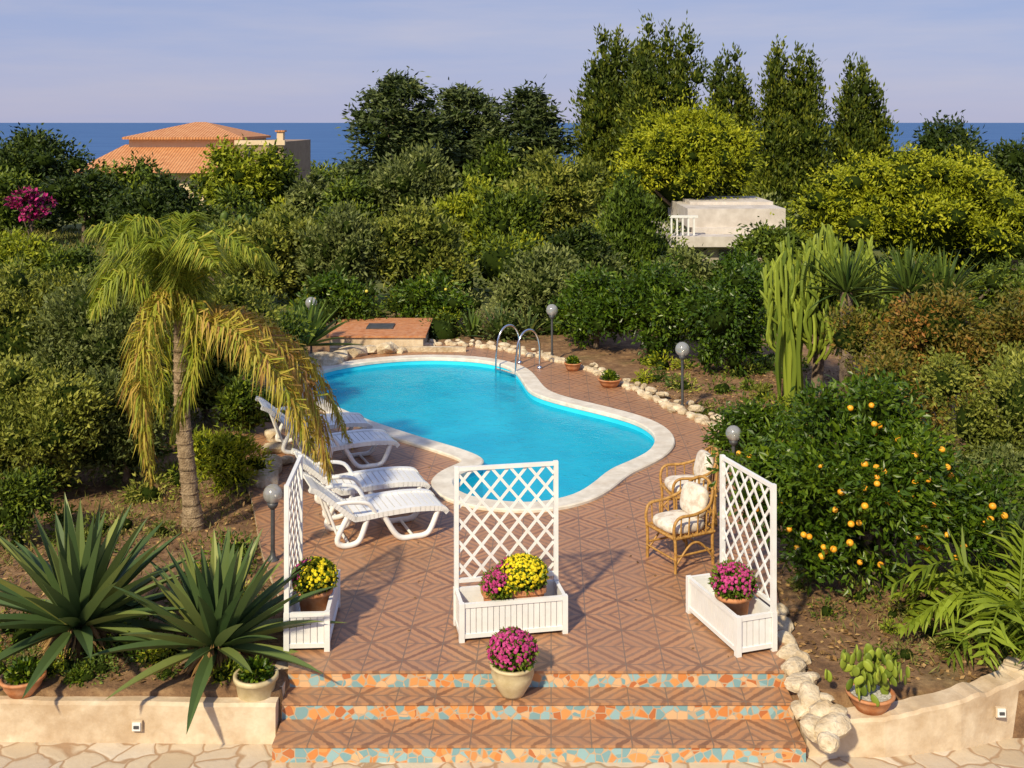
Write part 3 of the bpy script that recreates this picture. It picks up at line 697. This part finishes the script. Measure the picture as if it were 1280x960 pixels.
def flowerpot(root,c,r,cols):
    mb=MB(); mb.lathe(c,[(.001,0),(r*.75,0),(r*.95,.24),(r*1.05,.24),(r*1.05,.28),(r*.9,.28),(r*.88,.22),(.001,.22)],'terracotta')
    mb.obj('terracotta_pot',root)
    mb=MB(); ball(mb,np.asarray(c)+[0,0,.38],r*1.22,cols,np.random.default_rng(int(abs(c[0]*100)))); mb.obj('chrysanthemum',root)
def planter(name,FL,FR,back,flowers,trough=None):
    root=empty(name)
    FL=np.array([*FL,0.]);FR=np.array([*FR,0.]); u=nrm(FR-FL); b=np.array([*back,0.]); b=nrm(b-u*np.dot(b,u)); L=np.linalg.norm(FR-FL); Dp=.42; Z=np.array([0,0,1.])
    ax=np.array([u,b,Z]); O=FL; pt=lambda s,t,z:O+u*s+b*t+Z*z
    mb=MB()
    for s in(.02,L-.02):
        for t in(.02,Dp-.02): mb.obox(pt(s,t,.185),ax,np.array([.026,.026,.185]),'white')
    def side(p0,p1,inn):
        d=nrm(p1-p0); l=np.linalg.norm(p1-p0); n=int(l/.055)
        a=np.array([d,inn,Z])
        mb.obox((p0+p1)/2+Z*.345,a,np.array([l/2,.018,.02]),'white'); mb.obox((p0+p1)/2+Z*.055,a,np.array([l/2,.018,.02]),'white')
        mb.obox((p0+p1)/2+Z*.2+inn*.012,a,np.array([l/2,.004,.13]),'white')
        for i in range(n): mb.obox(p0+d*l*(i+.5)/n+Z*.2,a,np.array([l/n*.44,.007,.125]),'white')
    e=.047
    side(pt(e,.02,0),pt(L-e,.02,0),b); side(pt(e,Dp-.02,0),pt(L-e,Dp-.02,0),-b); side(pt(.02,e,0),pt(.02,Dp-e,0),u); side(pt(L-.02,e,0),pt(L-.02,Dp-e,0),-u)
    mb.obox(pt(L/2,Dp/2,.10),ax,np.array([L/2-.04,Dp/2-.04,.01]),'white')
    mb.obj('box',root)
    mb=MB(); tb=Dp-.02; H1=1.57
    for s in(.022,L-.022): mb.obox(pt(s,tb,(H1+.372)/2),ax,np.array([.022,.022,(H1-.372)/2]),'white')
    z0,z1=.44,H1-.03; s0,s1=.045,L-.045
    mb.obox(pt(L/2,tb,z1+.005),ax,np.array([L/2-.045,.018,.018]),'white'); mb.obox(pt(L/2,tb,z0-.005),ax,np.array([L/2-.045,.018,.018]),'white')
    sp=.187; sl=.85
    for sg,off in((1,.006),(-1,-.006)):
        for k in range(-12,16):
            c=k*sp
            zz=[((s0-c)/(sg*sl))+z0,((s1-c)/(sg*sl))+z0]; lo,hi=max(z0,min(zz)),min(z1,max(zz))
            if hi-lo>.03:
                pa=pt(c+sg*sl*(lo-z0),tb+off,lo); pb=pt(c+sg*sl*(hi-z0),tb+off,hi); dd=nrm(pb-pa)
                mb.obox((pa+pb)/2,np.array([dd,b,np.cross(dd,b)]),np.array([np.linalg.norm(pb-pa)/2,.0045,.014]),'white')
    mb.obj('trellis',root)
    for (s,cols,r) in flowers: flowerpot(root,pt(L*s,Dp*.45,.14),r,cols)
    if trough:
        s,w=trough; c=pt(L*s,Dp*.47,.115)
        mb=MB(); n=24; a=np.arange(n)*2*math.pi/n; ca=np.sign(np.cos(a))*np.abs(np.cos(a))**.45; sa=np.sign(np.sin(a))*np.abs(np.sin(a))**.45
        prof=[(.02,0),(.88,0),(.97,.26),(1.04,.26),(1.04,.31),(.93,.31),(.92,.26),(.02,.26)]; V=[]
        for r,z in prof: V.append(c+u*(ca*w*r)[:,None]+b*(sa*.14*r)[:,None]+Z*z)
        mb.add(np.concatenate(V),[[i*n+j,i*n+(j+1)%n,(i+1)*n+(j+1)%n,(i+1)*n+j] for i in range(len(prof)-1) for j in range(n)],'terracotta')
        mb.obj('terracotta_trough',root)
        mb=MB(); rg=np.random.default_rng(77)
        ball(mb,c+u*.08+Z*.42,.205,['magenta','yellow',-.75],rg,540,1.2); ball(mb,c-u*.14-b*.05+Z*.36,.16,['magenta','yellow',.35],rg,420,1.1)
        mb.obj('chrysanthemum',root)
planter('trellis_planter',(1.78,11.42),(2.10,10.45),(.95,.33),[(.60,['magenta'],.17)])
planter('trellis_planter',(-.50,10.74),(.54,10.94),(-.19,.98),[],(.53,.31))
planter('trellis_planter',(-1.726,10.57),(-1.78,11.57),(-1,-.05),[(.45,['magenta','yellow',-.55],.17)])
def vase():
    root=empty('flower_vase'); c=np.array([0.005,10.07,-.15])
    mb=MB(); mb.lathe(c,[(.001,0),(.10,0),(.115,.03),(.17,.12),(.195,.20),(.185,.25),(.205,.265),(.205,.285),(.17,.285),(.16,.24),(.001,.24)],'cream_pot'); mb.obj('pot',root)
    mb=MB(); ball(mb,c+[0,0,.39],.21,['magenta'],np.random.default_rng(2),600); mb.obj('chrysanthemum',root)
vase()
def pot(name,c,r,h,mat,plant,seed=0):
    root=empty(name); rng=np.random.default_rng(seed); c=np.asarray(c,float)
    mb=MB(); mb.lathe(c,[(.001,0),(r*.62,0),(r*.85,h*.45),(r*.95,h*.85),(r*1.05,h*.87),(r*1.05,h),(r*.9,h),(r*.88,h*.88),(.001,h*.88)],mat); mb.obj('pot',root)
    mb=MB(); mb.lathe(c,[(.001,h*.9),(r*.87,h*.9)],'gravel' if plant=='cactus' else 'soil'); mb.obj('soil',root)
    mb=MB(); t=c+[0,0,h*.9]
    if plant=='cactus':
        for i in range(90):
            p=t+np.array([rng.normal()*r*.6,rng.normal()*r*.45,rng.uniform(.03,.36)]); R=np.array(Matrix.Rotation(rng.uniform(0,3),3,'Z')@Matrix.Rotation(rng.normal()*.5,3,'Y'))
            mb.ico(p,(.036,.011,.055),'euph',2,0,rng,True,R.T,tone=rng.random())
    else:
        m=500; d=nrm(rng.normal(size=(m,3))+[0,0,.6]); d[:,2]=abs(d[:,2]); mb.leaves(t+d*r*.75*rng.uniform(.3,1,(m,1)),d+rng.normal(size=(m,3))*.5,.06,.03,'citrus' if plant=='leaf' else 'grass',rng.random(m),rng)
    mb.obj('plant',root)
pot('cream_plant_pot',Q(320,884,10.0),.19,.30,'cream_pot','leaf',1)
pot('terracotta_plant_pot',(-4.36,9.98,-.085),.19,.15,'terracotta','leaf',2)
pot('terracotta_cactus_pot',(3.13,9.78,-.125),.20,.15,'terracotta','cactus',3)
pot('terracotta_plant_pot',P(716,463),.17,.16,'terracotta','leaf',4)
pot('terracotta_plant_pot',P(762,483),.22,.15,'terracotta','leaf',5)
def lamp(px,py,ptop,gr=.125):
    b=P(px,py); h=5-(ptop-152)*b[1]/F; b[2]=-.02
    mb=MB(); mb.lathe(b,[(.001,0),(.07,0),(.07,.03),(.035,.06),(.028,.12)],'metal_dark',14); mb.tube([b+[0,0,.1],b+[0,0,h-2*gr-.02]],.024,'metal_dark',10)
    mb.lathe(b+[0,0,h-2*gr-.06],[(.03,0),(.055,.03),(.065,.07),(.05,.075)],'metal_dark',14)
    mb.tube([b+[0,0,h-2*gr],b+[0,0,h-gr*1.3]],.03,'plastic',8)
    mb.ico(b+[0,0,h-gr],(gr,gr,gr),'globe',3); mb.obj('garden_lamp')
lamp(389,444,370); lamp(690,448,379); lamp(853,512,426); lamp(917,600,530,.11); lamp(341,700,603,.11)
# ---------------------------------------------------------------- loungers
def lounger(foot,d):
    d=nrm(np.array([d[0],d[1],0.])); s=np.array([-d[1],d[0],0]); Z=np.array([0,0,1.]); O=np.array([foot[0],foot[1],0.])
    pt=lambda a,w,z:O+d*a+s*w+Z*z; mb=MB()
    prof=[(0,.28),(.08,.335),(.4,.365),(.8,.355),(1.08,.335),(1.17,.36),(1.36,.52),(1.56,.69),(1.66,.74)]
    pr=smooth_open(prof,6); cum=np.concatenate([[0],np.cumsum(np.linalg.norm(np.diff(pr,axis=0),axis=1))])
    for w in(-.30,.30):
        for a,b in zip(pr[:-1],pr[1:]): 
            dd=nrm(d*(b[0]-a[0])+Z*(b[1]-a[1])); mb.obox((pt(a[0],w,a[1])+pt(b[0],w,b[1]))/2,np.array([dd,s,np.cross(dd,s)]),np.array([np.linalg.norm(b-a)/2+.004,.04,.03]),'plastic')
    q=.03
    while q<cum[-1]-.02:
        a=np.array([np.interp(q,cum,pr[:,0]),np.interp(q,cum,pr[:,1])]); b=np.array([np.interp(q+.03,cum,pr[:,0]),np.interp(q+.03,cum,pr[:,1])])
        dd=nrm(d*(b[0]-a[0])+Z*(b[1]-a[1])); mb.obox(pt(a[0],0,a[1]+.005),np.array([dd,s,np.cross(dd,s)]),np.array([.036 if q<cum[-1]-.1 else .05,.262,.009]),'plastic'); q+=.082
    for w in(-.30,.30):
        mb.tube(smooth_open([pt(.10,w,.33),pt(.20,w,.10),pt(.28,w,.035),pt(.42,w,.03),pt(.56,w,.035),pt(.66,w,.12),pt(.78,w,.33)],4),.034,'plastic',8)
        mb.tube(smooth_open([pt(.98,w,.32),pt(1.06,w,.10),pt(1.14,w,.035),pt(1.28,w,.035),pt(1.34,w,.12),pt(1.22,w,.36)],4),.034,'plastic',8)
        mb.tube(smooth_open([pt(.88,w*1.04,.37),pt(.98,w*1.1,.50),pt(1.18,w*1.1,.54),pt(1.36,w*1.04,.53)],4),.026,'plastic',8)
        mb.tube([pt(1.5,w*.8,.62),pt(1.32,w*.8,.12)],.018,'plastic',8)
    for a in(.42,1.2): mb.tube([pt(a,-.3,.035),pt(a,.3,.035)],.018,'plastic',8)
    mb.obj('sun_lounger')
lounger((-.90,13.85),(-.93,-.36)); lounger((-1.18,14.75),(-.94,-.33)); lounger((-1.78,16.6),(-.92,-.38)); lounger((-2.28,17.55),(-.93,-.35))
# ---------------------------------------------------------------- armchairs
def armchair(c,f):
    f=nrm(np.array([f[0],f[1],0.])); s=np.array([-f[1],f[0],0]); Z=np.array([0,0,1.]); O=np.array([c[0],c[1],0.]); pt=lambda a,w,z:O+f*a+s*w+Z*z; mb=MB(); r=.018
    for w in(-.27,.27):
        mb.tube(smooth_open([pt(.27,w,0),pt(.27,w,.3),pt(.29,w,.50),pt(.22,w*1.05,.61),pt(.0,w*1.08,.62),pt(-.2,w*1.0,.68),pt(-.30,w*.75,.82)],5),r,'rattan',8)
        mb.tube(smooth_open([pt(-.27,w*.9,0),pt(-.25,w*.95,.3),pt(-.27,w*.95,.6),pt(-.31,w*.75,.82)],5),r,'rattan',8)
        mb.tube(smooth_open([pt(.27,w,.08),pt(.1,w,.26),pt(0,w,.30),pt(-.1,w,.26),pt(-.26,w,.08)],4),r*.7,'rattan',6)
        mb.tube([pt(.27,w,.18),pt(-.26,w*.95,.18)],r*.7,'rattan',6)
        mb.tube([pt(.28,w,.38),pt(-.27,w,.38)],r,'rattan',6)
        for a in(-.15,-.03,.09,.2): mb.tube([pt(a,w,.38),pt(a,w*1.06,.62)],r*.55,'rattan',6)
    mb.tube(smooth_open([pt(-.30,-.20,.82),pt(-.33,-.1,.88),pt(-.34,0,.90),pt(-.33,.1,.88),pt(-.30,.20,.82)],5),r,'rattan',8)
    mb.tube([pt(-.28,-.24,.42),pt(-.28,.24,.42)],r,'rattan',6)
    for w in(-.16,-.08,0,.08,.16): mb.tube([pt(-.28,w,.42),pt(-.33,w,.87)],r*.6,'rattan',6)
    for a in(.28,-.26): mb.tube([pt(a,-.27,.38),pt(a,.27,.38)],r,'rattan',6); mb.tube([pt(a,-.27,.15),pt(a,.27,.15)],r*.7,'rattan',6)
    for i in range(11): a=.26-i*.05; mb.tube([pt(a,-.26,.385),pt(a,.26,.385)],r*.6,'rattan',6)
    mb.ico(pt(.03,0,.45),(.26,.255,.07),'cushion',3,0,smooth=True,rot=np.array([f,s,Z]),power=.6)
    bx=nrm(f*1+Z*.25)
    mb.ico(pt(-.19,0,.67),(.07,.215,.18),'cushion',3,0,smooth=True,rot=np.array([bx,s,nrm(np.cross(bx,s))]),power=.6)
    mb.obj('rattan_armchair')
armchair((1.92,12.75),(-.85,-.45)); armchair((2.22,14.05),(-.95,-.15))
# ---------------------------------------------------------------- walls, rocks
def wallseg(name,pts,th,z0,ztops,mat='plaster'):
    mb=MB(); pts=np.array(pts,float); k=10; P2=[];Z2=[]
    for i in range(len(pts)-1):
        for t in np.arange(k)/k: P2.append(pts[i]*(1-t)+pts[i+1]*t); Z2.append(ztops[i]*(1-t)+ztops[i+1]*t)
    P2.append(pts[-1]);Z2.append(ztops[-1]); P2=np.array(P2);Z2=np.array(Z2)+np.random.default_rng(1).normal(size=len(Z2))*.008
    t=nrm(np.gradient(P2,axis=0)); nn=np.stack([-t[:,1],t[:,0]],1); m=len(P2); b=.025
    rows=[np.c_[P2,np.full(m,z0)],np.c_[P2,Z2-b],np.c_[P2+nn*b,Z2],np.c_[P2+nn*(th-b),Z2],np.c_[P2+nn*th,Z2-b],np.c_[P2+nn*th,np.full(m,z0)]]
    V=np.concatenate(rows); Fq=[[r*m+i,r*m+i+1,(r+1)*m+i+1,(r+1)*m+i] for r in range(5) for i in range(m-1)]
    mb.add(V,Fq,mat,False); mb.add(V,[[r*m for r in range(6)][::-1]],mat); mb.add(V,[[r*m+m-1 for r in range(6)]],mat)
    return mb
w=wallseg('w',[(-9,9.84),(-4.6,9.84),(-2.07,9.8)],.24,-.6,[-.08,-.09,-.10]); w.box(-2.27,-2.05,10.03,10.5,-.6,-.06,'plaster'); w.obj('garden_wall',None)
w=wallseg('w',[(2.53,9.62),(3.2,9.60),(3.9,9.72),(4.55,9.95),(4.75,10.2)],.24,-.6,[-.16,-.12,-.03,.05,.08]); w.obj('garden_wall',None)
def wlight(c):
    mb=MB(); mb.obox(c,np.eye(3),np.array([.045,.012,.045]),'plaster'); mb.obox(np.array(c)-[0,.016,0],np.eye(3),np.array([.035,.01,.035]),'white'); mb.obox(np.array(c)-[0,.03,0],np.eye(3),np.array([.022,.006,.012]),'metal_dark'); mb.obj('wall_light')
wlight((-3.28,9.80,-.285)); wlight((4.28,9.81,-.17))
def rocks(name,lst,seed,mat='rock',sub=2):
    rng=np.random.default_rng(seed); mb=MB()
    for c,r in lst: 
        R=np.array(Matrix.Rotation(rng.uniform(0,3),3,'Z')@Matrix.Rotation(rng.normal()*.25,3,'X')); mb.ico(c,np.array([1.15,.9,.62])*r*rng.uniform(.8,1.2,3),mat,sub,.26,rng,False,R,.8)
    mb.obj(name)
rocks('edge_boulders',[(P(a,b,z),r) for a,b,r,z in[(974,765,.10,0),(977,782,.10,0),(983,800,.09,0),(988,818,.11,0),(993,835,.12,0),(1001,853,.11,-.02),(1012,870,.12,-.02),(1006,886,.11,-.1),(1026,890,.12,-.06),(1040,910,.12,-.06),(1018,910,.11,-.12),(1035,928,.10,-.12),(1003,822,.07,0),(1016,846,.07,0),(1048,890,.07,-.03),(1028,872,.07,-.02)]],5)
rocks('white_rocks',[(P(a,b,.05),r) for a,b,r in[(352,462,.26),(366,455,.26),(402,452,.32),(424,447,.22),(440,441,.3),(462,438,.2),(482,438,.26),(500,437,.15),(345,490,.22),(352,520,.22),(350,560,.2),(338,585,.2),(330,600,.18),(341,545,.16),(356,575,.14)]],6)
rng=np.random.default_rng(8); lst=[]
bd=smooth_open([P(*q)[:2] for q in[(500,437),(560,431),(625,437),(665,445),(700,452),(740,464),(785,485),(830,506),(870,524),(902,541),(915,565)]],14)
for i,p in enumerate(bd):
    lst.append(((p[0]+rng.normal()*.04,p[1]+rng.normal()*.05,.02),rng.uniform(.05,.10)))
    if i%3==0: lst.append(((p[0]+.15+rng.normal()*.08,p[1]+.18+rng.normal()*.08,.04),rng.uniform(.05,.12)))
rocks('stone_border',lst,7)
mb=MB(); mb.box(-4.0,-1.95,24.55,26.7,-.1,.27,'plaster'); mb.box(-4.06,-1.89,24.5,26.76,.27,.31,'terracotta'); mb.box(-3.3,-2.7,25.3,25.9,.31,.34,'metal_dark'); mb.box(-3.95,-1.0,24.3,24.45,-.1,.1,'rock'); mb.obj('tiled_platform')
# ---------------------------------------------------------------- buildings
def house():
    r=empty('villa'); k=75/F; X=lambda p:(p-640)*k; Zf=lambda p:5-(p-152)*k; g=-2.
    mb=MB(); mb.box(X(158),X(300),75.5,83,Zf(186),Zf(173),'housewall'); mb.box(X(124),X(298),72,84,g,Zf(212),'housewall'); mb.box(X(298),X(358),74,84,g,Zf(177),'annex'); mb.obj('walls',r)
    def hip(mb,x0,x1,y0,y1,ze,xa,xb,ym,zr,th=.15):
        V=[(x0,y0,ze),(x1,y0,ze),(x1,y1,ze),(x0,y1,ze),(xa,ym,zr),(xb,ym,zr)]
        mb.add(V,[[0,1,5,4],[2,3,4,5]],'roof'); mb.add(V,[[1,2,5],[3,0,4]],'roof'); mb.add(V,[[3,2,1,0]],'housewall'); mb.box(x0,x1,y0,y1,ze-th,ze-.002,'roof')
    mb=MB(); hip(mb,X(153),X(304),74.9,83.6,Zf(171.5),X(222),X(236),79.2,Zf(152.5))
    V=[(X(114),71.2,Zf(213)),(X(302),71.2,Zf(213)),(X(302),76,Zf(181)),(X(150),76,Zf(181)),(X(118),80,Zf(181)),(X(114),84,Zf(213))]
    mb.add(V,[[0,1,2,3]],'roof'); mb.add([V[0],V[3],(X(150),80,Zf(181)),(X(114),84,Zf(213))],[[0,1,2,3]],'roof'); mb.obj('roof',r)
    mb=MB(); mb.box(X(298),X(360),73.9,74.2,Zf(181),Zf(175),'housewall'); mb.box(X(342),X(350),76,76.6,Zf(178),Zf(165),'housewall'); mb.box(X(340),X(352),75.9,76.7,Zf(165),Zf(163),'roof'); mb.obj('chimney_and_parapet',r)
    mb=MB()
    for p in(180,215,255): mb.box(X(p),X(p+14),71.9,72.01,Zf(235),Zf(218),'window')
    for p in(310,338): mb.box(X(p),X(p+12),73.9,74.01,Zf(200),Zf(184),'window')
    mb.obj('windows',r)
house()
def bung():
    r=empty('white_bungalow'); Y=41.; k=Y/F; X=lambda p:(p-640)*k; Z=lambda p:5-(p-152)*k; g=-1.
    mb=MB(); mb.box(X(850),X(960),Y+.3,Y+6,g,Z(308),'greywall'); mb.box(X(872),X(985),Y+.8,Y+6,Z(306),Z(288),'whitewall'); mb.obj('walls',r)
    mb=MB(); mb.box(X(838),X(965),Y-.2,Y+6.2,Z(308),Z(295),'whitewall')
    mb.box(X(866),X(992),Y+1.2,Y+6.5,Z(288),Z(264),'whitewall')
    mb.box(X(880),X(992),Y+3.2,Y+6.6,Z(266),Z(260),'whitewall')
    for q in range(838,870,7): mb.box(X(q),X(q+2),Y-.1,Y-.02,Z(294),Z(272),'white')
    mb.box(X(836),X(872),Y-.12,Y,Z(272),Z(269),'white'); mb.obj('roof',r)
    mb=MB(); mb.box(X(862),X(878),Y+.2,Y+.31,Z(334),Z(314),'window'); mb.box(X(900),X(925),Y+.2,Y+.31,Z(334),Z(314),'window'); mb.obj('windows',r)
bung()
# ---------------------------------------------------------------- ground cover
def scatter(name,n,x0,x1,y0,y1,mat,L,W,up,seed,avoid=True):
    rng=np.random.default_rng(seed); x=rng.uniform(x0,x1,n);y=rng.uniform(y0,y1,n)
    cl=np.sin(x*1.7+seed)*np.cos(y*1.3)+rng.normal(size=n)*.6; k=cl>-.2; x=x[k];y=y[k]
    if avoid: k=~inside(ts,x,y); x=x[k];y=y[k]
    n=len(x); D=rng.normal(size=(n,3))*np.array([1,1,.2])+np.array([0,0,up]); mb=MB()
    mb.leaves(np.stack([x,y,gz(x,y)+.01],1),D,L*rng.uniform(.6,1.4,n),W,mat,rng.random(n),rng,np.array([0,0,1.]) if up<.5 else None); mb.obj(name)
scatter('dry_leaf_litter',18000,2.6,7,10.1,23,'litter',.06,.035,.05,1)
scatter('dry_leaf_litter',14000,-9,-2.3,10.1,20,'litter',.06,.03,.05,2)
scatter('grass',26000,-12,-2.4,10.3,24,'grass',.11,.014,1.5,3)
scatter('grass',8000,3.0,10,10.2,18,'grass',.09,.012,1.5,4)
scatter('grass',50000,-30,-8,26,60,'grass',.3,.05,1.5,5)
rg=np.random.default_rng(55); n=260; x=rg.uniform(-3.2,3.2,n); y=rg.uniform(10.3,24,n); k=inside(ts,x,y)&~inside(offset(inner,.05),x,y)&((x>1.2)|(x<-1.0)); x=x[k];y=y[k]
mb=MB(); D=rg.normal(size=(len(x),3))*np.array([1,1,.06]); mb.leaves(np.stack([x,y,np.full(len(x),.008)],1),D,.045,.022,'litter',rg.random(len(x)),rg,np.array([0,0,1.])); mb.obj('fallen_leaves')
# ---------------------------------------------------------------- light
EL=39; AZ=207
sv=Vector((math.sin(math.radians(AZ))*math.cos(math.radians(EL)),math.cos(math.radians(AZ))*math.cos(math.radians(EL)),math.sin(math.radians(EL))))
sl=bpy.data.lights.new('sun','SUN'); sl.energy=5.0; sl.angle=math.radians(2.5); sl.color=(1,.87,.60)
so=bpy.data.objects.new('sun',sl); so.rotation_euler=sv.to_track_quat('Z','Y').to_euler(); so.location=(-10,-10,30); scene.collection.objects.link(so)
w=bpy.data.worlds.new('World'); scene.world=w; w.use_nodes=True; nt=w.node_tree; bg=nt.nodes['Background']
sk=N(nt,'ShaderNodeTexSky',sky_type='NISHITA'); sk.sun_disc=False; sk.sun_elevation=math.radians(EL); sk.sun_rotation=math.radians(AZ); sk.dust_density=1.0; sk.air_density=1.0
tc=N(nt,'ShaderNodeTexCoord'); s=N(nt,'ShaderNodeSeparateXYZ'); nt.links.new(tc.outputs['Generated'],s.inputs[0])
grad=ramp(nt,s.outputs[2],[(0,(.46,.48,.71)),(.05,(.38,.43,.70)),(.14,(.29,.38,.68)),(.5,(.25,.35,.66))])
grad=mixc(nt,1.0,grad,(10.,10.,10.),'MULTIPLY')
mp=N(nt,'ShaderNodeMapping'); mp.inputs['Scale'].default_value=(1.5,1.5,13); nt.links.new(tc.outputs['Generated'],mp.inputs[0])
cf=ramp(nt,noise(nt,1.6,6,.58,mp.outputs[0]),[(.42,(0,0,0)),(.72,(.7,.7,.7))])
grad=mixc(nt,cf,grad,(5.6,5.3,6.7))
nt.links.new(mixc(nt,.82,sk.outputs[0],grad),bg.inputs[0]); bg.inputs[1].default_value=.1
scene.view_settings.view_transform='Standard'; scene.view_settings.look='None'; scene.view_settings.exposure=0
cd=bpy.data.cameras.new('camera'); cd.sensor_width=36; cd.lens=36*F/1280; cd.shift_y=-(480-HZ)/1280; cd.clip_end=60000; cd.clip_start=.1
co=bpy.data.objects.new('camera',cd); co.location=(0,0,H); co.rotation_euler=(math.pi/2,0,0); scene.collection.objects.link(co); scene.camera=co
print('LEAVES',NL[0])
